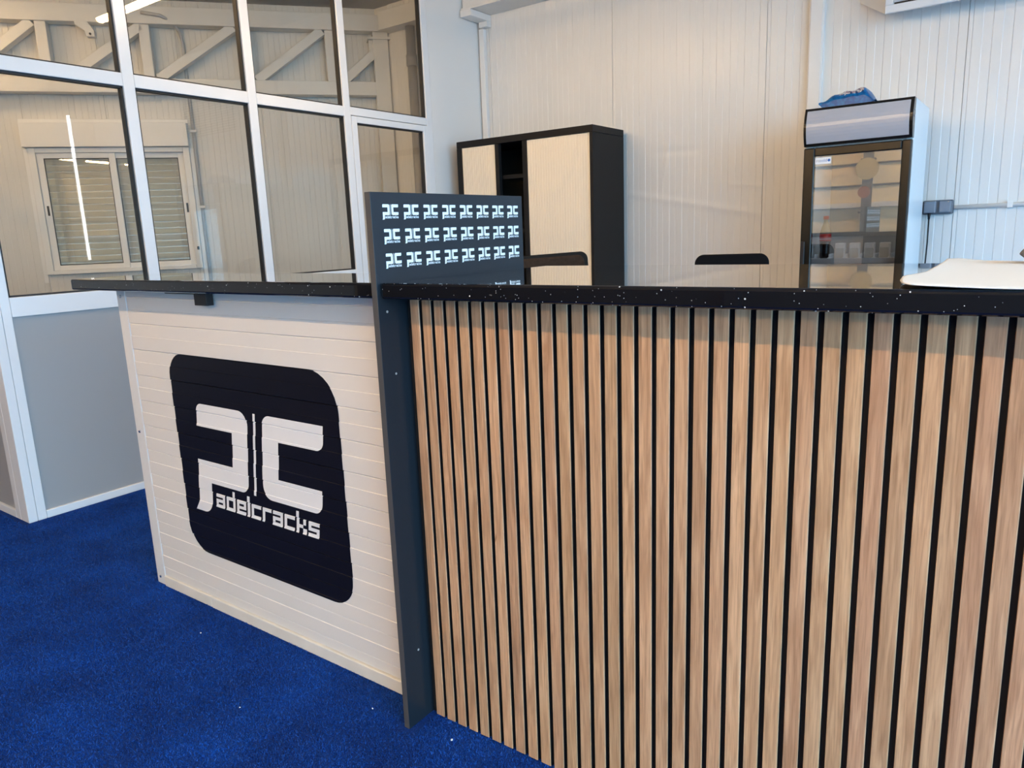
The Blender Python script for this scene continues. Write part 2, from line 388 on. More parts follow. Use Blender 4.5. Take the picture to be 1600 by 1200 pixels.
# steel beam above the back wall + bracket + corner trim
beam = thing('steel_beam', 'white steel box beam running along the top of the ribbed back wall', 'beam', (-3.9, 4.98, 3.02))
def BL(name, root, x0, x1, y0, y1, z0, z1, mat, bev=0, parent=None):
    l = root.location
    return B(name, x0-l.x, x1-l.x, y0-l.y, y1-l.y, z0-l.z, z1-l.z, mat, parent or root, bev)
BL('beam_body', beam, -3.905, 2.55, 4.87, 5.095, 3.035, 3.318, 'steel_white')
BL('bottom_flange', beam, -3.905, 2.55, 4.845, 5.095, 3.018, 3.035, 'steel_white', .003)
br = thing('beam_bracket', 'small white bracket under the steel beam in the wall corner', 'bracket', (-3.86, 5.0, 2.93))
BL('ledge', br, -3.905, -3.80, 4.835, 5.095, 2.968, 3.016, 'trim_white', .003)
BL('cleat', br, -3.885, -3.80, 5.04, 5.095, 2.925, 2.967, 'trim_white', .003)
tag(B('trim_1', -3.906, -3.855, 5.06, 5.098, 0, 2.922, 'trim_white', None, .004), 'white vertical trim in the corner of the back wall', None, None, 'structure')
post = thing('cable_duct', 'tall white vertical duct on the back wall between cabinet and fridge', 'duct', (-1.28, 5.08, 0))
BL('duct_body', post, -1.327, -1.237, 5.062, 5.099, 0, 3.0, 'trim_white', .006)
BL('cover_strip', post, -1.317, -1.247, 5.056, 5.0625, 0, 3.0, 'trim_white', .002)

# ------------------------------------------------------------------ glass office partition (left), plane x = -3.918
XP = -3.918
wl = struct('wall_left', 'white aluminium and glass office partition left of the counter')
def part_box(name, y0, y1, z0, z1, mat='alu_white', x0=XP-.05, x1=XP, bev=.003, parent=wl): return B(name, x0, x1, y0, y1, z0, z1, mat, parent, bev)
part_box('corner_post', 1.322, 1.362, 0, 3.31, x0=XP-.09)
part_box('post', 1.3635, 1.404, 0, 3.31)
for y0, y1 in ((2.085, 2.145), (2.825, 2.883)): part_box('mullion', y0, y1, 1.09, 3.31)
part_box('mullion', 3.566, 3.622, 0, 3.31)
part_box('post', 4.388, 4.448, 0, 3.31)
bays = ((1.405, 2.084), (2.146, 2.824), (2.884, 3.565))
for y0, y1 in bays:
    part_box('transom', y0, y1, 2.112, 2.176); part_box('sill_rail', y0, y1, 1.0, 1.092); part_box('bottom_rail', y0, y1, 0, .04)
    part_box('lower_panel', y0, y1, .041, .999, 'grey_panel', XP-.035, XP-.012, 0)
    for z0, z1 in ((1.093, 2.111), (2.177, 3.31)):
        part_box('pane', y0+.001, y1-.001, z0, z1, 'pane', XP-.030, XP-.024, 0)
        g = MB()
        for a, b_, c, d in ((y0, y0+.009, z0, z1), (y1-.009, y1, z0, z1), (y0, y1, z0, z0+.007), (y0, y1, z1-.009, z1)): g.box(XP-.045, XP-.012, a, b_, c, d)
        g.build('gasket', 'gasket', wl)
for y0, y1 in ((2.085, 2.145), (2.825, 2.883)): part_box('lower_post', y0, y1, 0, 1.089)
part_box('transom', 3.623, 4.387, 2.125, 2.178)
part_box('pane', 3.624, 4.386, 2.179, 3.31, 'pane', XP-.030, XP-.024, 0)
g = MB()
for a, b_, c, d in ((3.623, 3.632, 2.179, 3.31), (4.378, 4.387, 2.179, 3.31), (3.623, 4.387, 2.179, 2.186)): g.box(XP-.045, XP-.012, a, b_, c, d)
g.build('gasket', 'gasket', wl)
part_box('solid_wall', 4.449, 5.112, 0, 3.31, 'trim_white', XP-.05, XP-.001, 0)
# framed glass door in the last bay
d1 = struct('door_1', 'white framed glass door of the office partition')
for a, b_, c, d in ((3.626, 3.672, .01, 2.12), (4.342, 4.385, .01, 2.12)): part_box('stile', a, b_, c, d, x1=XP+.004, parent=d1)
for c, d in ((2.078, 2.12), (.01, .10), (1.0, 1.06)): part_box('rail', 3.6725, 4.3415, c, d, x1=XP+.004, parent=d1)
part_box('lower_panel', 3.673, 4.341, .101, .999, 'grey_panel', XP-.03, XP-.015, 0, d1)
part_box('pane', 3.673, 4.341, 1.061, 2.077, 'pane', XP-.028, XP-.022, 0, d1)
g = MB()
for a, b_, c, d in ((3.6725, 3.681, 1.06, 2.078), (4.333, 4.3415, 1.06, 2.078), (3.6725, 4.3415, 2.070, 2.078)): g.box(XP-.042, XP-.01, a, b_, c, d)
g.build('gasket', 'gasket', d1)
# office front, plane y = 1.322, going left from the corner post
wf = struct('wall_front', 'front side of the office partition seen at the left edge')
def front_box(name, x0, x1, z0, z1, mat='alu_white', y0=1.322, y1=1.372, bev=.003): return B(name, x0, x1, y0, y1, z0, z1, mat, wf, bev)
front_box('corner_post', XP-.145, XP-.0905, 0, 3.31)
xx = XP-.145
for k in range(5):
    xa = xx-.74
    front_box('post', xa-.055, xa, 0, 3.31)
    front_box('bottom_rail', xa+.001, xx-.001, 0, .04); front_box('sill_rail', xa+.001, xx-.001, 1.0, 1.092); front_box('transom', xa+.001, xx-.001, 2.112, 2.176)
    front_box('lower_panel', xa+.001, xx-.001, .041, .999, 'grey_panel', 1.334, 1.35, 0)
    for z0, z1 in ((1.093, 2.111), (2.177, 3.31)): front_box('pane', xa+.001, xx-.001, z0, z1, 'pane', 1.344, 1.350, 0)
    xx = xa-.055

# ------------------------------------------------------------------ office interior: slanted outer wall, window, truss
A0 = Vector((-4.962, 5.1, 0)); RZ = math.atan2(.7826, .6225)      # local x = along the wall, local y = into the wall
wo = tag(empty('wall_outer', A0, RZ), 'pale ribbed outer wall of the office seen through the glass', None, None, 'structure')
WD = .13
def rect_holes(s0, s1, z0, z1, hs0, hs1, hz0, hz1, d0, d1, mat, name, parent):
    m = MB()
    for a, b_, c, d in ((s0, hs0, z0, z1), (hs1, s1, z0, z1), (hs0, hs1, z0, hz0), (hs0, hs1, hz1, z1)): m.box(a, b_, d0, d1, c, d)
    return m.build(name, mat, parent)
rect_holes(-5.0, .06, 0, 3.32, -3.02, -1.78, 1.10, 2.13, WD+.012, WD+.12, 'office_wall', 'backing', wo)
s = -5.0; OW = .56
def op(s0, s1, z0, z1):
    m = MB(); prof = rib_profile(s0, s1, s0+.014, .0018, .003)
    m.prism([(t, WD+d) for t, d in prof]+[(s1, WD+.011), (s0, WD+.011)], 'z', z0, z1)
    return m.build('wall_panel', 'office_wall', wo)
edges = [-5.0, -4.35, -3.7, -3.021, -2.395, -1.779, -1.14, -.56, .05]
for a, b_ in zip(edges, edges[1:]):
    if -3.1 < a < -1.8: op(a, b_-.003, 0, 1.098); op(a, b_-.003, 2.132, 3.32)
    else: op(a, b_-.003, 0, 3.32)
# window
w1 = tag(empty('window_1', A0, RZ), 'white sliding window with closed roller shutter in the outer wall', None, None, 'structure')
def wbx(name, s0, s1, d0, d1, z0, z1, mat='trim_white', bev=.003, parent=w1): return B(name, s0, s1, d0, d1, z0, z1, mat, parent, bev)
wbx('shutter_box', -3.045, -1.772, WD-.075, WD-.001, 2.142, 2.335)
wbx('top_flashing', -3.06, -1.76, WD-.012, WD-.001, 2.336, 2.37)
F0, F1 = WD-.03, WD+.05
wbx('frame_jamb', -3.02, -2.968, F0, F1, 1.098, 2.138); wbx('frame_jamb', -1.828, -1.776, F0, F1, 1.098, 2.138)
wbx('frame_head', -2.967, -1.829, F0, F1, 2.10, 2.138); wbx('frame_sill', -2.967, -1.829, F0-.02, F1, 1.098, 1.13)
wbx('cover_strip', -3.055, -3.022, WD-.008, WD-.001, 1.03, 2.13, 'trim_white', 0); wbx('cover_strip', -1.774, -1.745, WD-.008, WD-.001, 1.03, 2.13, 'trim_white', 0)
for s0, s1, d0, hs in ((-2.966, -2.372, WD-.012, -2.938), (-2.424, -1.83, WD+.016, -1.851)):
    sash = empty('sash'); sash.parent = w1
    t = .050
    g = MB()
    for a, b_, c, d in ((s0, s0+t, 1.131, 2.099), (s1-t, s1, 1.131, 2.099), (s0+t, s1-t, 1.131, 1.172), (s0+t, s1-t, 2.056, 2.099)): g.box(a, b_, d0, d0+.026, c, d)
    g.build('sash_frame', 'trim_white', sash, bev=.003)
    B('pane', s0+t, s1-t, d0+.010, d0+.015, 1.172, 2.056, 'window_glass', sash)
    g = MB()
    for a, b_, c, d in ((s0+t, s0+t+.006, 1.172, 2.056), (s1-t-.006, s1-t, 1.172, 2.056), (s0+t, s1-t, 1.172, 1.178), (s0+t, s1-t, 2.05, 2.056)): g.box(a, b_, d0+.002, d0+.009, c, d)
    g.build('gasket', 'gasket', sash)
    B('handle', hs-.008, hs+.008, d0-.006, d0, 1.59, 1.67, 'black_plastic', sash, .002)
z = 1.135; sm = MB().prism([(.003, 0), (0, .008), (0, .044), (.003, .0535), (.010, .0535), (.010, 0)], 'x', -2.965, -1.831)
first = sm.build('shutter_slat', 'shutter', w1); first.location = (0, WD+.062, z)
while z < 2.06:
    z += .0545; copy_of(first, (0, WD+.062, z), w1)
wbx('strap_guide', -1.805, -1.787, F0-.012, F0-.001, 1.262, 1.29, 'black_plastic', 0)
# truss in front of the outer wall
tr = tag(empty('roof_truss', A0, RZ), 'white steel roof truss with diagonal struts behind the office glass', 'truss')
def tb(name, p, q, w=.095, d=.09): return MB().bar((p[0], 0.045, p[1]), (q[0], 0.045, q[1]), d, w, up=(0, 0, 1) if abs(q[0]-p[0]) > .1 else (1, 0, 0)).build(name, 'steel_white', tr, bev=.004)
tb('top_chord', (-4.7, 3.165), (-.005, 3.165), .135, .12)
tb('bottom_chord', (-4.7, 2.618), (-.12, 2.618), .115, .11)
for a in (-2.757, -2.0, -1.22, -.51, -3.5): tb('vertical_strut', (a, 2.676), (a, 3.096), .082)
for a, b_ in (((-2.60, 2.687), (-2.02, 3.088)), ((-1.93, 2.677), (-1.30, 3.10)), ((-1.15, 2.675), (-.57, 3.095)), ((-.43, 2.665), (-.09, 2.953)), ((-3.38, 2.67), (-2.82, 3.093))): tb('diagonal_strut', a, b_, .075)
colm = tag(empty('steel_column', A0, RZ), 'cream white steel column in the far corner of the office', 'column')
B('column_shaft', -.135, -.003, -.012, .10, 0, 3.095, 'steel_white', colm, .004)
B('cap_plate', -.18, .02, -.03, .12, 3.03, 3.05, 'steel_white', colm, .002)
B('gusset', -.17, -.12, .02, .08, 2.94, 3.03, 'steel_white', colm, .002)
pb = thing('purlin_bracket', 'small white angled bracket under the truss top chord behind glass', 'bracket', A0 + Vector((.6225*-2.43, .7826*-2.43, 3.0)), RZ)
MB().prism([(-.06, .09), (.03, .09), (.075, .02), (.075, -.03), (.015, -.03), (.005, .015), (-.06, .06)], 'y', -.08, -.02).build('plate', 'steel_white', pb, bev=.003)
MB().lathe([(.009, -.086), (.009, -.079)], (.08, 0, 0), 10).build('bolt_hole', 'gasket', pb).matrix_local = Matrix.Translation((-.035, 0, -.01)) @ Matrix.Rotation(math.radians(90), 4, 'X') @ Matrix.Translation((0, 0, .165))
ob = thing('office_beam', 'white beam along the office back wall right of the column', 'beam', (-4.4, 5.02, 3.09))
BL('beam_body', ob, -4.93, -3.975, 4.96, 5.095, 3.093, 3.232, 'steel_white', .003)
BL('lower_lip', ob, -4.93, -3.975, 4.95, 5.095, 3.08, 3.0925, 'steel_white')
dp = thing('drain_pipe', 'dark grey vertical drain pipe in the office corner behind glass', 'pipe', (-4.625, 5.03, 0))
MB().tube([(0, 0, 0), (0, 0, 3.07)], .040, 14).build('pipe', 'pipe_dark', dp)
for zz in (2.75, 1.4): MB().tube([(0, 0, zz), (0, 0, zz+.09)], .047, 14).build('pipe_collar', 'pipe_dark', dp)
cp = tag(empty('electric_conduit', A0, RZ), 'thin grey electrical conduit beside the office window, bent at the truss', 'conduit')
MB().tube([(-1.725, WD-.016, .3), (-1.725, WD-.016, 2.98), (-1.735, WD-.05, 3.05), (-1.77, .02, 3.12), (-1.86, -.03, 3.16), (-2.0, -.045, 3.175)], .014, 8).build('tube', 'pipe_grey', cp)
for zz in (2.26, 1.62): MB().box(-1.748, -1.70, WD-.034, WD-.002, zz, zz+.02).build('clip', 'trim_white', cp)

# ------------------------------------------------------------------ the rest of the room (behind and beside the camera)
wr = struct('wall_right', 'white wall with a wide open doorway letting in daylight')
for nm, y0, y1, z0, z1 in (('pier', 3.5, 5.22, 0, 3.32), ('pier', -5, -3.5, 0, 3.32), ('lintel', -3.499, 3.499, 2.9, 3.32)): B(nm, 2.601, 2.72, y0, y1, z0, z1, 'office_wall', wr)
vt = thing('added_slit_light', 'slim white glowing strip added for the upright reflection in the glass, on the right-hand wall near the back corner', 'lamp', (2.58, 4.78, 2.1))  # invented glowing strip, added for the bright slit mirrored in the partition glass
BL('lamp_housing', vt, 2.578, 2.60, 4.755, 4.805, 1.15, 3.02, 'lamp_body'); BL('diffuser', vt, 2.560, 2.577, 4.764, 4.796, 1.16, 3.01, 'slit_glow')
wz = tag(B('wall_rear', -8.3, 2.6, -5.12, -5, 0, 3.32, 'rear_warm'), 'warm cream wall of the hall behind the viewer', None, None, 'structure')
B('dado', -8.2, 2.5, -4.999, -4.96, 0, 1.08, 'rear_dark', wz); B('ledge', -8.2, 2.5, -4.999, -4.90, 1.50, 1.58, 'rear_white', wz)
for zz in (1.86, 2.21): B('rail', -8.2, 2.5, -4.999, -4.97, zz-.015, zz+.015, 'rear_dark', wz)
for a, b_, c, d in ((-3.9, 1.6, -2.7, 3.2), (-1.1, 1.6, -2.3, 3.2)): MB().tube([(a, -4.95, b_), (c, -4.95, d)], .012, 8).build('brace', 'rear_dark', wz)
ds = thing('round_sign', 'round gold sign fixed to the hall column', 'sign', (-2.53, -4.72, 2.11))
MB().lathe([(.175, 0), (.175, .012)], n=28).build('disc', 'sign_gold', ds).matrix_local = Matrix.Rotation(math.radians(90), 4, 'X')
ds2 = thing('red_sign', 'small round red sign on the hall column', 'sign', (-2.56, -4.72, 1.74))
MB().lathe([(.095, 0), (.095, .012)], n=28).build('disc', 'sign_red', ds2).matrix_local = Matrix.Rotation(math.radians(90), 4, 'X')
cr = thing('hall_column', 'grey steel column standing against the hall wall', 'column', (-2.53, -4.8, 0))
BL('shaft', cr, -2.60, -2.46, -4.86, -4.74, 0, 3.31, 'rear_dark', .004)
for zz in (1.4, 2.25): BL('clamp', cr, -2.635, -2.425, -4.88, -4.73, zz, zz+.03, 'rear_dark')
wsl = tag(B('wall_side', -8.42, -8.3, -5, 5.3, 0, 3.32, 'office_wall'), 'plain wall at the far left side of the hall', None, None, 'structure')
gr = tag(B('ground_outside', 2.721, 30, -20, 20, -.12, -.01, 'concrete'), 'grey concrete ground outside the doorway', None, None, 'structure')
# ceiling battens (linear lamps)
def batten(x0, x1, y, z, label, mat='tube', wdt=.07):
    t = thing('linear_lamp', label, 'lamp', ((x0+x1)/2, y, z), 0, 'linear ceiling lamps')
    L_ = (x1-x0)/2
    MB().box(-L_, L_, -wdt/2, wdt/2, .021, .06).build('lamp_housing', 'lamp_body', t)
    MB().prism([(-wdt/2+.004, .02), (-wdt/2+.008, .004), (-.012, -.008), (.012, -.008), (wdt/2-.008, .004), (wdt/2-.004, .02)], 'x', -L_+.01, L_-.01).build('diffuser', mat, t)
    for sx in (-L_*.7, L_*.7): MB().tube([(sx, 0, .06), (sx, 0, 3.32-z)], .002, 6).build('hanger', 'pipe_grey', t)
batten(-3.45, -2.2, 2.92, 2.9, 'linear lamp hanging behind the counter near the glass partition')
batten(.8, 2.05, 2.92, 2.9, 'linear lamp hanging behind the right end of the counter')
for i, xa in enumerate((-3.6, -2.2, -.8, .6)): batten(xa, xa+1.25, -.72, 3.0, '%s linear lamp from the office in the row above the customer side' % ('first', 'second', 'third', 'fourth')[i])
for xa, lab in ((-5.4, 'added linear lamp brightening the hall wall, farthest left'), (-3.9, 'added linear lamp brightening the hall wall left of the steel column'), (-2.4, 'added linear lamp brightening the hall wall above the steel column'), (-.9, 'added linear lamp brightening the hall wall right of the steel column')): batten(xa, xa+1.25, -4.2, 2.95, lab)  # unseen lamps added to brighten the hall wall mirrored in the fridge
batten(-6.9, -6.3, 1.9, 3.2, 'added linear lamp brightening the office, under the ceiling in its left end')  # extra unseen lamp added to brighten and warm the office
batten(-5.4, -4.15, 1.75, 3.2, 'linear lamp under the office ceiling near its front', 'tube')

# ------------------------------------------------------------------ reception counter, white half
YP = 1.331
cw = thing('counter_front_white', 'white ribbed counter unit with a big black logo badge', 'counter', (-2.0, 1.45, 0))
def loc(root, o):
    o.location = o.location - root.location; return o
ZR = .937                                   # a raised band starts here
def prof_d(z): return rib_d(z, ZR, .0018, .0016, .0022)
m = MB(); prof = rib_profile(.044, 1.156, ZR, .0018, .0016, .0022)
m.prism([(YP+d, z) for z, d in prof]+[(YP+.02, 1.156), (YP+.02, .044)], 'x', -2.6855, -1.3045)
sheet = loc(cw, m.build('ribbed_sheet', 'counter_white', cw))
loc(cw, B('carcass', -2.735, -1.305, YP+.021, 1.575, 0, 1.156, 'counter_white', cw))
ct = loc(cw, B('corner_trim', -2.748, -2.6895, YP-.0004, YP+.019, 0, 1.156, 'trim_white', cw, .001))
for zz in (1.128, .62, .03): MB().lathe([(.006, 0), (.005, .003)], (0, 0, 0), 10).build('screw', 'chrome', cw).matrix_local = Matrix.Translation((-2.722+2.0, YP-.0006-1.45, zz)) @ Matrix.Rotation(math.radians(90), 4, 'X')
loc(cw, B('skirting', -2.686, -2.368, YP-.006, YP+.019, 0, .0425, 'cream_trim', cw, .003)); loc(cw, B('skirting', -2.366, -1.3045, YP-.007, YP+.019, 0, .0425, 'cream_trim', cw, .003))

# logo shapes (x, z) unskewed around z = .575, slant .146
K = .146
P_POLY = fillet([(-2.341, .693, 0), (-2.341, .774, .028), (-2.052, .774, .05), (-2.052, .493, .032), (-2.262, .493, 0), (-2.262, .378, .045), (-2.363, .378, 0), (-2.343, .41, 0), (-2.341, .572, 0), (-2.136, .572, 0), (-2.136, .693, 0)])
BAR = [(-2.0215, .493), (-2.0095, .493), (-2.0095, .773), (-2.0215, .773)]
C_POLY = fillet([(-1.975, .774, .035), (-1.686, .774, 0), (-1.686, .694, .028), (-1.893, .694, 0), (-1.893, .570, 0), (-1.686, .570, 0), (-1.686, .493, .03), (-1.975, .493, .05)])
def letter(ch):
    """rectangles in a cell of width 1, x-height 1, ascender 1.5, stroke .22 / .2"""
    a, b = .255, .235; h = (1-b)/2
    R = {'a': [(0, 1, 1-b, 1), (1-a, 1, 0, 1-b), (0, 1-a, 0, b*.95), (0, a, b, h+b), (a, 1-a, h, h+b)],
         'd': [(1-a, 1, 0, 1.5), (0, 1-a, 0, b), (0, 1-a, 1-b, 1), (0, a, b, 1-b)],
         'e': [(0, a, 0, 1), (a, 1, 0, b), (a, 1, 1-b, 1), (1-a, 1, h, 1-b), (a, 1-a, h, h+b*.9)],
         'l': [(.3, .3+a*1.1, 0, 1.5)],
         'c': [(0, a, 0, 1), (a, 1, 0, b), (a, 1, 1-b, 1)],
         'r': [(.05, .05+a, 0, 1), (.05+a, .95, 1-b, 1)],
         'k': [(0, a, 0, 1.5), (a, .62, h, h+b), (.62, .62+a, h+b, 1), (.62, .62+a*1.4, 0, h)],
         's': [(0, 1, 0, b), (0, 1, 1-b, 1), (0, 1, h, h+b), (0, a, h+b, 1-b), (1-a, 1, b, h)]}
    return R[ch]
SHAPES = [P_POLY, BAR, C_POLY]
for ch, lx in zip('adelcracks', (-2.240, -2.180, -2.120, -2.076, -2.039, -1.982, -1.926, -1.867, -1.807, -1.750)):
    for x0, x1, z0, z1 in letter(ch):
        w_, h_ = .051, .049
        SHAPES.append([(lx+x0*w_, .410+z0*h_), (lx+x1*w_, .410+z0*h_), (lx+x1*w_, .410+z1*h_), (lx+x0*w_, .410+z1*h_)])
def decal(polys, yoff, skew, name, mat, parent):
    bm = bmesh.new()
    for p in polys:
        bm.faces.new([bm.verts.new((x+(z-.575)*skew, 0, z)) for x, z in p])
    bm.normal_update(); bmesh.ops.triangulate(bm, faces=bm.faces[:], ngon_method='EAR_CLIP')
    for zc in rib_cuts(.2, 1.0, ZR, .0016):
        bmesh.ops.bisect_plane(bm, geom=bm.verts[:]+bm.edges[:]+bm.faces[:], plane_co=(0, 0, zc), plane_no=(0, 0, 1), dist=1e-6)
    for v in bm.verts: v.co.y = YP+prof_d(v.co.z)-yoff
    for f in bm.faces:
        f.normal_update()
        if f.normal.y > 0: f.normal_flip()
    me = bpy.data.meshes.new(name); bm.to_mesh(me); bm.free()
    return link(name, me, [mat], parent)
badge = loc(cw, decal([fillet([(-2.456, .938, .085), (-1.586, .938, .12), (-1.586, .216, .09), (-2.456, .216, .105)])], .0008, 0, 'logo_badge', 'print_black', cw))
badge['label'] = 'black rounded logo badge printed on the white panel'
lg = decal(SHAPES, .0016, K, 'logo_lettering', 'print_white', badge); lg['label'] = 'white lettering reading PC adelcracks'

# countertops
ZT0, ZT1 = 1.157, 1.195
def top_mesh(name, x0, x1, y0, y1, lab):
    o = MB().box(x0, x1, y0, y1, ZT0, ZT1).build(name, 'black_quartz', None, bev=.006); tag(o, lab, 'countertop'); return o
top_mesh('countertop', -2.888, -1.3045, 1.240, 1.60, 'black speckled countertop on the white ribbed counter unit')
top_mesh('countertop', -1.2825, .95, 1.236, 1.955, 'glossy black speckled countertop above the wooden slats')
bk = thing('catch_bracket', 'small black bracket under the countertop of the white counter', 'bracket', (-2.16, 1.30, 1.13))
BL('block', bk, -2.193, -2.125, 1.300, 1.3255, 1.112, 1.156, 'black_plastic', .002); BL('plate', bk, -2.318, -2.125, 1.275, 1.2995, 1.150, 1.1565, 'black_plastic', .001)

# divider board with printed logos
dv = thing('divider_board', 'dark grey upright divider board printed with rows of small logos', 'divider', (-1.293, 1.5, 0))
m = MB(); m.box(-1.303, -1.284, 1.2265, 1.838, 0, 1.406, 'divider_dark')
for f in m.bm.faces:
    if f.normal.y < -.5 or abs(f.calc_center_median().y-1.2265) < 1e-4: f.material_index = m.mi('divider_edge')
loc(dv, m.build('board', None, dv, bev=.0012))
def small_logo_mesh():
    sc = .0525/.655; bm = bmesh.new()
    for p in SHAPES:
        # (x,z) -> (y,z); origin at the top left corner of the P
        bm.faces.new([bm.verts.new((0, (x+2.341)*sc, (z-.774)*sc*1.12)) for x, z in p])
    bm.normal_update(); bmesh.ops.triangulate(bm, faces=bm.faces[:], ngon_method='EAR_CLIP')
    for f in bm.faces:
        f.normal_update()
        if f.normal.x < 0: f.normal_flip()
    me = bpy.data.meshes.new('printed_logo'); bm.to_mesh(me); bm.free(); me.materials.append(MATS['print_white']); return me
slm = small_logo_mesh()
for r in range(3):
    for c in range(8):
        o = bpy.data.objects.new('printed_logo', slm); COL.objects.link(o); o.parent = dv
        o.location = (-1.2834+1.293, 1.263+c*.0714-1.5, 1.378-r*.0575)
for yy, zz in ((1.255, 1.125), (1.27, .97), (1.28, .21)):
    MB().lathe([(.0035, 0), (.003, .001)], (0, 0, 0), 8).build('screw_cap', 'print_grey', dv).matrix_local = Matrix.Translation((-1.284+1.293, yy-1.5, zz)) @ Matrix.Rotation(math.radians(90), 4, 'Y')

# wooden slat counter
cs = thing('counter_front_slatted', 'counter unit clad in vertical oak slats on black felt', 'counter', (-.3, 1.6, 0))
loc(cs, B('carcass', -1.2825, .93, 1.3245, 1.90, 0, 1.156, 'felt_black', cs))
m = MB(); Wd = .0285; D = .0115
m.prism([(-Wd/2, 0), (-Wd/2, -D+.0012), (-Wd/2+.0008, -D), (Wd/2-.0014, -D), (Wd/2, -D+.0016), (Wd/2, 0)], 'z', .004, 1.1555, 'oak')
bmesh.ops.recalc_face_normals(m.bm, faces=m.bm.faces)
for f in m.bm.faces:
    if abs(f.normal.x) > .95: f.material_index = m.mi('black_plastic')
slat = m.build('slat', None, cs)
x = -1.2485; k = 0
while x < .9:
    o = slat if k == 0 else copy_of(slat, None, cs)
    o.location = (x+.3, 1.3242-1.6, 0); x += .03855; k += 1

# papers and device on the countertop
ys = np.linspace(1.232, 1.95, 26)
def left_edge(y): return float(np.interp(y, (1.232, 1.25, 1.32, 1.42, 1.45, 1.51, 1.66, 1.83, 1.95), (-.163, -.176, -.189, -.199, -.187, -.176, -.178, -.182, -.186)))
m = MB(); NX = 24; grid = []
for y in ys:
    row = []
    for i in range(NX+1):
        f = i/NX; xl = left_edge(y); x = xl+(.47-xl)*f**1.6
        z = 1.1975+.0035*math.exp(-(x-xl)/.04)+.0016*math.sin(9*y+6*x)*math.sin(14*x+2)**2+(.004*math.exp(-((y-1.95)/.05)**2)*math.exp(-((x+.16)/.03)**2)) + .0012
        row.append(m.bm.verts.new((x, y, z)))
    grid.append(row)
for a, b_ in zip(grid, grid[1:]):
    for i in range(NX): m.bm.faces.new((a[i], a[i+1], b_[i+1], b_[i]))
pap = m.build('paper_sheet', 'paper', None, smooth=True); md = pap.modifiers.new('thick', 'SOLIDIFY'); md.thickness = .0016; md.offset = 1
tag(pap, 'large off-white paper sheet lying on the right end of the black countertop', 'paper')
dvc = thing('desk_device', 'dark brown-grey angular device on the paper at the right edge', 'device', (.03, 1.88, 1.2015))
MB().prism([(-.079, .018), (-.066, .034), (.10, .052), (.115, .045), (.115, .004), (-.062, .004)], 'y', -.06, .05).build('housing', 'device', dvc, bev=.003)
for a in (-.04, .09): MB().box(a-.01, a+.01, -.05, .04, 0, .0045).build('foot', 'black_plastic', dvc)

# ------------------------------------------------------------------ tambour cabinet
cb = thing('tambour_cabinet', 'black office cabinet with beige tambour doors, half open', 'cabinet', (-3.2, 4.83, 0))
X0, X1, Y0, Y1, ZC = -3.806, -2.596, 4.588, 5.045, 2.005
BL('side', cb, X0, X0+.042, Y0, Y1, 0, ZC-.049, 'cab_black', .002); BL('side', cb, X1-.026, X1, Y0, Y1, 0, ZC-.049, 'cab_black', .002)
BL('top', cb, X0, X1, Y0, Y1, ZC-.048, ZC, 'cab_black', .003); BL('plinth', cb, X0+.043, X1-.027, Y0+.01, Y1, 0, .08, 'cab_black')
BL('back', cb, X0+.043, X1-.027, Y1-.012, Y1, .081, ZC-.049, 'cab_inner')
BL('centre_post', cb, -3.440, -3.405, Y0+.004, Y0+.04, .081, ZC-.049, 'cab_black', .002); BL('lead_rail', cb, -3.190, -3.152, Y0+.004, Y0+.034, .081, ZC-.049, 'cab_black', .002)
for zz in (1.70, 1.30, .90, .5): BL('shelf', cb, -3.404, -3.153, Y0+.05, Y1-.014, zz, zz+.03, 'cab_black', .001)
def tamb(x0, x1):
    n = max(1, round((x1-x0)/.0222)); wdt = (x1-x0)/n; pts = []
    for i in range(n):
        a = x0+i*wdt
        pts += [(a+.0004, .0035), (a+.0022, .0008), (a+wdt*.5, 0), (a+wdt-.0022, .0008), (a+wdt-.0004, .0035)]
    pts += [(x1, .011), (x0, .011)]
    o = MB().prism([(p[0]+3.2, p[1]+Y0+.010-4.83) for p in pts], 'z', .082, ZC-.0495).build('tambour_door', 'tambour', cb); return o
tamb(X0+.043, -3.441); tamb(-3.151, X1-.027)

# ------------------------------------------------------------------ display fridge
fx0, fx1, fy0, fy1, fz = -1.148, -.616, 4.385, 4.93, 1.900
fr = thing('display_fridge', 'tall glass-door display fridge with a grey header panel', 'fridge', (-.88, 4.66, 0))
BL('side_wall', fr, fx0, fx0+.035, fy0+.045, fy1, .06, fz, 'fridge_white', .004); BL('side_wall', fr, fx1-.035, fx1, fy0+.045, fy1, .06, fz, 'fridge_white', .004)
BL('back_wall', fr, fx0+.036, fx1-.036, fy1-.04, fy1, .06, 1.69, 'fridge_inner'); BL('roof', fr, fx0+.036, fx1-.036, fy0+.05, fy1, 1.69, fz-.002, 'fridge_white')
BL('base', fr, fx0+.036, fx1-.036, fy0+.05, fy1, .06, .20, 'fridge_black')
for a in (fx0+.05, fx1-.05):
    for b_ in (fy0+.1, fy1-.06): BL('foot', fr, a-.02, a+.02, b_-.02, b_+.02, 0, .06, 'fridge_black')
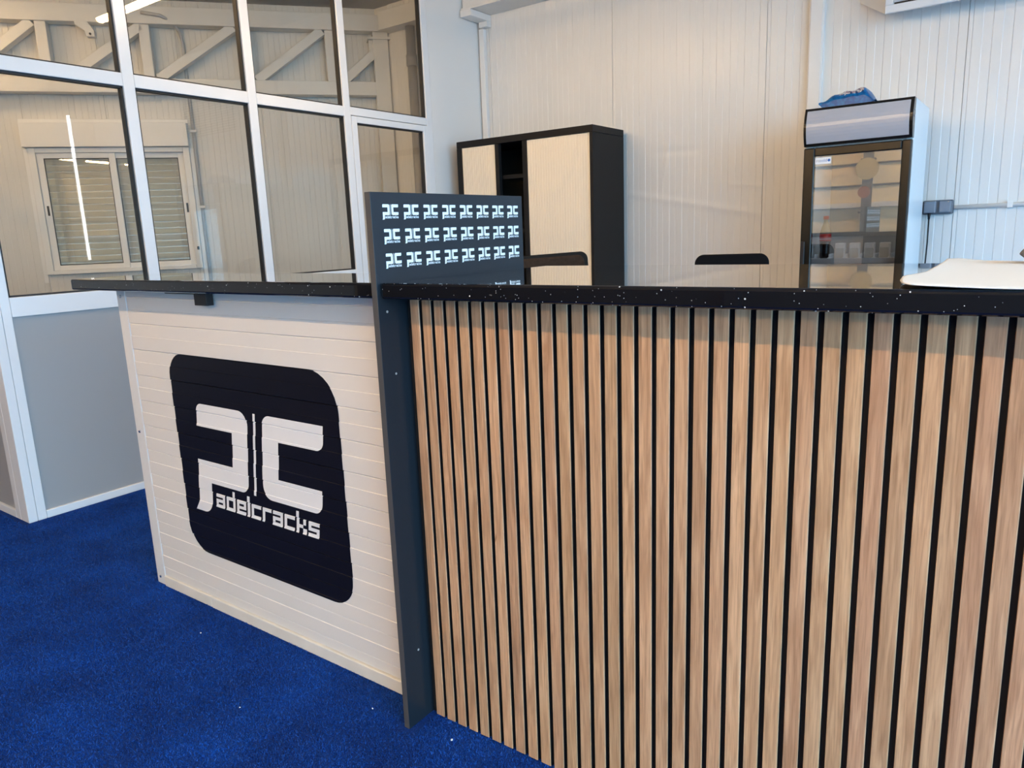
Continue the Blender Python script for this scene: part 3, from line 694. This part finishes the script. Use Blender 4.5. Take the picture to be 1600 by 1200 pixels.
# header: bowed black frame with grey light panel
def bow(z): u = (z-1.70)/(.2); return -.028*math.sin(math.pi*max(0, min(1, u)))
zs = [1.702+i*(fz-1.702)/10 for i in range(11)]
hp = [(fy0-4.66+bow(z), z) for z in zs]+[(fy0+.049-4.66, fz), (fy0+.049-4.66, 1.702)]
MB().prism(hp, 'x', fx0+.88, fx1+.88).build('header_frame', 'fridge_black', fr, bev=.002)
zs = [1.716+i*(1.886-1.716)/10 for i in range(11)]
hp = [(fy0-4.66+bow(z)-.002, z) for z in zs]+[(fy0-4.66+bow(z)+.004, z) for z in reversed(zs)]
MB().prism(hp, 'x', fx0+.88+.014, fx1+.88-.016).build('header_panel', 'header_grey', fr)
for zz in (1.84, 1.81): MB().lathe([(.006, 0), (.005, .002)], n=8).build('header_screw', 'chrome', fr).matrix_local = Matrix.Translation((fx1+.88, fy0+.02-4.66, zz)) @ Matrix.Rotation(math.radians(90), 4, 'Y')
# door
dr = empty('door'); dr.parent = fr
def DB(name, x0, x1, y0, y1, z0, z1, mat, bev=0): return B(name, x0+.88, x1+.88, y0-4.66, y1-4.66, z0, z1, mat, dr, bev)
DB('stile', fx0, fx0+.056, fy0, fy0+.044, .2, 1.694, 'fridge_black', .006); DB('stile', fx1-.046, fx1, fy0, fy0+.044, .2, 1.694, 'fridge_black', .006)
DB('rail', fx0+.0565, fx1-.0465, fy0, fy0+.044, 1.648, 1.694, 'fridge_black', .006); DB('rail', fx0+.0565, fx1-.0465, fy0, fy0+.044, .2, .27, 'fridge_black', .006)
DB('pane', fx0+.057, fx1-.047, fy0+.012, fy0+.018, .271, 1.647, 'fridge_glass')
DB('handle', fx0+.004, fx0+.026, fy0-.010, fy0-.0005, 1.03, 1.19, 'black_plastic', .008)
DB('sticker', fx0+.060, fx0+.142, fy0+.0105, fy0+.0115, 1.606, 1.641, 'sticker_white')
def text_mesh(name, body, size, mat, parent, mw):
    cu = bpy.data.curves.new('tmp', 'FONT'); cu.body = body; cu.size = size; cu.resolution_u = 3
    t = bpy.data.objects.new('tmp', cu); COL.objects.link(t)
    me = bpy.data.meshes.new_from_object(t.evaluated_get(bpy.context.evaluated_depsgraph_get()))
    bpy.data.objects.remove(t); me.name = name; me.materials.clear()
    o = link(name, me, [mat], parent); o.matrix_local = mw; return o
bpy.context.view_layer.update()
RX = Matrix.Rotation(math.radians(90), 4, 'X')
for body, dx, mat in (('ro', .064, 'print_grey'), ('cold', .082, 'print_blue')):
    text_mesh('sticker_text', body, .023, mat, dr, Matrix.Translation((fx0+.88+dx, fy0+.0101-4.66, 1.617)) @ RX)
MB().lathe([(.0075, 0), (.0075, .0004)], n=14).build('sticker_emblem', 'print_blue', dr).matrix_local = Matrix.Translation((fx0+.88+.131, fy0+.0104-4.66, 1.624)) @ RX
BL('added_glow_strip', fr, fx0+.06, fx1-.06, fy0+.055, fy0+.070, 1.672, 1.686, 'fridge_glow')  # glowing strip added to brighten the inside of the fridge
# shelf and bottle organiser inside
BL('shelf', fr, fx0+.037, fx1-.037, fy0+.075, fy1-.05, 1.066, 1.078, 'rack_grey'); BL('shelf_front', fr, fx0+.037, fx1-.037, fy0+.058, fy0+.0745, 1.062, 1.092, 'rack_grey', .003)
BL('shelf', fr, fx0+.037, fx1-.037, fy0+.075, fy1-.05, .66, .672, 'rack_grey')
BL('inner_divider', fr, fx0+.037, fx1-.037, fy1-.10, fy1-.041, 1.079, 1.20, 'fridge_inner')
og = thing('bottle_organiser', 'white lane rack with upright dividers on the fridge shelf', 'rack', (-.885, 4.50, 1.078))
BL('base_strip', og, -1.088, -.694, 4.462, 4.62, 1.0785, 1.086, 'rack_white', .001)
lanes = [-1.084+i*.0772 for i in range(6)]
for lx in lanes: BL('lane_divider', og, lx-.004, lx+.004, 4.463, 4.62, 1.0865, 1.115, 'rack_white', .002); BL('lane_foot', og, lx-.010, lx+.010, 4.462, 4.475, 1.0865, 1.095, 'rack_white', .001)
bt = thing('cola_bottle', 'dark cola bottle with red label standing in the fridge', 'bottle', (-1.0454, 4.52, 1.0866))
MB().lathe([(.020, 0), (.026, .004), (.028, .02), (.026, .055), (.030, .09), (.0305, .10)], n=20).build('lower_body', 'cola', bt)
MB().lathe([(.0312, .1005), (.0318, .105), (.0318, .136), (.0308, .14)], n=20).build('label', 'cola_red', bt)
MB().lathe([(.0314, .109), (.0322, .110), (.0322, .114), (.0314, .115)], n=20).build('label_stripe', 'print_white', bt)
MB().lathe([(.030, .1405), (.027, .16), (.017, .19), (.0115, .21), (.0115, .22)], n=20).build('neck', 'bottle_clear', bt)
MB().lathe([(.0145, .2205), (.015, .223), (.015, .238), (.0135, .2405)], n=20).build('cap', 'cola_red', bt)
order = ('first', 'second', 'third', 'last')
for i in range(4):
    c = thing('lane_pusher', '%s of four pale plastic blocks in the fridge rack, counted from the bottle' % order[i], 'pusher', (lanes[i+1]+.0386, 4.55, 1.0866), 0, 'pale blocks in the fridge rack')
    MB().box(-.027, .027, -.018, .018, 0, .086).build('block', 'cup_white', c, bev=.006)
    MB().box(-.022, .022, -.0225, -.0185, .004, .058).build('front_plate', 'clear_plastic', c, bev=.002)
# bag of snacks on top
m = MB(); NU, NV = 26, 14; rows = []
for j in range(NV+1):
    v = j/NV; row = []
    for i in range(NU+1):
        u = i/NU; xx = -.14+.28*u
        prof_h = np.interp(u, (0, .28, .45, .80, .86, 1), (.040, .082, .088, .100, .085, .024)); prof_l = np.interp(u, (0, .1, .2, .9, 1), (.03, .003, 0, 0, .018))
        t = math.pi*(v-.5)
        yy = -.075*math.cos(math.pi*(1-v)) if False else -.08*math.cos(math.pi*v)
        hh = math.sin(math.pi*v)**.42
        z = prof_l+(prof_h-prof_l)*hh + .004*math.sin(23*u+9*v)*hh
        row.append(m.bm.verts.new((xx, yy, z)))
    rows.append(row)
for a, b_ in zip(rows, rows[1:]):
    for i in range(NU): 
        f = m.bm.faces.new((a[i], a[i+1], b_[i+1], b_[i]))
        c = f.calc_center_median()
        f.material_index = m.mi('bag_print') if (.066 < c.z and -.045 < c.x < .09) else m.mi('bag_foil')
low = [m.bm.verts.new((-.14+.28*i/NU, 0, float(np.interp(i/NU, (0, .1, .2, .9, 1), (.03, .003, 0, 0, .018))))) for i in range(NU+1)]
for i in range(NU):
    f = m.bm.faces.new((rows[0][i], rows[0][i+1], low[i+1], low[i])); f.material_index = m.mi('bag_foil')
    f = m.bm.faces.new((rows[-1][i], rows[-1][i+1], low[i+1], low[i])); f.material_index = m.mi('bag_foil')
if 'bag_foil' not in m.mats: m.mi('bag_foil')
bag = m.build('snack_bag', None, None); bag.location = (-.965, 4.56, fz+.001); tag(bag, 'crumpled bright blue foil bag lying on top of the fridge', 'bag')

# ------------------------------------------------------------------ wall socket, cable, conduit, air vent
sk = thing('wall_socket', 'grey double surface socket box on the wall right of the fridge', 'socket', (-.55, 5.08, 1.352))
BL('back_box', sk, -.632, -.474, 5.058, 5.099, 1.312, 1.394, 'plug_rim', .010)
BL('plug_cover', sk, -.622, -.560, 5.020, 5.0575, 1.322, 1.388, 'plug_grey', .006); BL('flap', sk, -.546, -.484, 5.046, 5.0575, 1.322, 1.388, 'plug_grey', .006)
for a, b_ in ((-.612, 1.384), (-.496, 1.384)): BL('screw', sk, a-.004, a+.004, 5.0175, 5.02, b_-.004, b_, 'chrome')
cbl = thing('power_cable', 'thin black power cable hanging straight down from the grey socket', 'cable', (-.592, 5.04, .2))
MB().tube([(0, 0, 1.12), (0, 0, 1.085)], [.009, .006], 8).build('strain_relief', 'cable_black', cbl)
MB().tube([(0, 0, 1.085), (.001, 0, .95), (-.004, .01, .80), (-.012, .02, .6), (-.02, .02, .3), (-.03, .02, 0)], .0042, 8).build('cord', 'cable_black', cbl)
cd = thing('wall_conduit', 'horizontal white conduit on the wall right of the socket', 'conduit', (.5, 5.085, 1.35))
MB().tube([(-.972, 0, -.002), (.9, 0, .012)], .0125, 10).build('tube', 'trim_white', cd)
for a in (-.70, .1, .7): MB().box(a-.013, a+.013, -.018, .013, -.018+.003, .022).build('clip', 'trim_white', cd)
av = thing('air_vent', 'white air unit with a louvred grille at the top of the right wall', 'air unit', (-.4, 5.0, 2.43))
m = MB()
def fru(y, x0, x1, z0, z1): return [m.bm.verts.new((a+.4, y-5.0, c-2.43)) for a, c in ((x0, z0), (x1, z0), (x1, z1), (x0, z1))]
A = fru(4.925, -.872, .22, 2.438, 2.90); B_ = fru(5.098, -1.045, .30, 2.565, 2.95)
m.bm.faces.new(A); m.bm.faces.new(B_[::-1])
for i in range(4): m.bm.faces.new((A[i], A[(i+1) % 4], B_[(i+1) % 4], B_[i]))
m.build('body', 'trim_white', av)
g = MB()
for a, b_, c, d in ((-.874, .222, 2.436, 2.478), (-.874, .222, 2.86, 2.902), (-.874, -.832, 2.478, 2.86), (.18, .222, 2.478, 2.86)): g.box(a+.4, b_+.4, 4.905-5, 4.9245-5, c-2.43, d-2.43)
g.build('grille_frame', 'alu_white', av, bev=.004)
BL('dark_core', av, -.83, .178, 4.9225, 4.9245, 2.479, 2.859, 'gasket')
lv = MB().bar((-.43, 0, 0), (.577, 0, 0), .016, .004, up=(0, .5, 1)).build('louvre', 'alu_white', av); lv.location = (0, 4.913-5, .065)
for k in range(1, 15): copy_of(lv, (0, 4.913-5, .065+k*.026), av)

# ------------------------------------------------------------------ chairs behind the counter
def chair(name, lab, loc_, rz, top, wdt, fab, rim, tilt=0):
    t = thing(name, lab, 'chair', loc_, rz)
    pr = fillet([(-wdt/2, top-.55, .06), (wdt/2, top-.55, .06), (wdt/2, top, .045), (-wdt/2, top, .045)])
    bk_ = empty('backrest'); bk_.parent = t; bk_.rotation_euler = (math.radians(-8), math.radians(tilt), 0)
    if rim:
        pi = [(x*(1-.055/wdt*2*.5), (z-(top-.275))*(1-.022/.275)+(top-.275)) for x, z in pr]
        MB().prism(pr, 'y', .30, .335).build('back_frame', rim, bk_, bev=.006)
        MB().prism(pi, 'y', .268, .2995).build('cushion', fab, bk_, bev=.014)
    else: MB().prism(pr, 'y', .28, .325).build('back_pad', fab, bk_, bev=.012)
    MB().prism(fillet([(-wdt/2, -.22, .07), (wdt/2, -.22, .07), (wdt/2, .24, .07), (-wdt/2, .24, .07)]), 'z', .44, .52).build('seat', fab, t, bev=.02)
    MB().box(-.03, .03, .20, .30, .42, top-.35).build('back_support', rim or 'black_plastic', t)
    MB().tube([(0, 0, .09), (0, 0, .44)], .025, 12).build('gas_lift', 'black_plastic', t)
    for k in range(5):
        a = 2*math.pi*k/5; c, s_ = math.cos(a), math.sin(a)
        MB().bar((.02*c, .02*s_, .09), (.28*c, .28*s_, .065), .035, .03).build('base_arm', 'black_plastic', t)
        MB().tube([(.28*c-.012*s_, .28*s_+.012*c, .026), (.28*c+.012*s_, .28*s_-.012*c, .026)], .026, 12).build('castor', 'black_plastic', t)
    return t
chair('office_chair', 'black office chair with rounded backrest in front of the ribbed wall', (-1.185, 3.24, 0), math.radians(14), 1.207, .36, 'chair_black', None)
chair('office_chair', 'brown upholstered office chair with dark rim in front of the cabinet', (-2.105, 3.42, 0), math.radians(45), 1.222, .56, 'chair_brown', 'chair_rim', -2)

# lint on the carpet
for i, (a, b_, lab) in enumerate(((-1.152, 1.247, 'white speck of lint on the carpet in front of the slats'), (-1.425, 1.225, 'pale speck of lint on the carpet left of the divider foot'), (-1.75, 1.022, 'small speck of lint in the middle of the open carpet'), (-2.222, 1.191, 'tiny speck of lint on the carpet below the logo badge'))):
    m = MB(); bmesh.ops.create_icosphere(m.bm, subdivisions=1, radius=.0035 if i == 0 else .0025)
    for v in m.bm.verts: v.co *= random.uniform(.7, 1.3)
    o = m.build('lint_speck', 'lint'); o.location = (a, b_, .0105 if i == 0 else .010); tag(o, lab, 'lint', 'lint specks on the carpet')
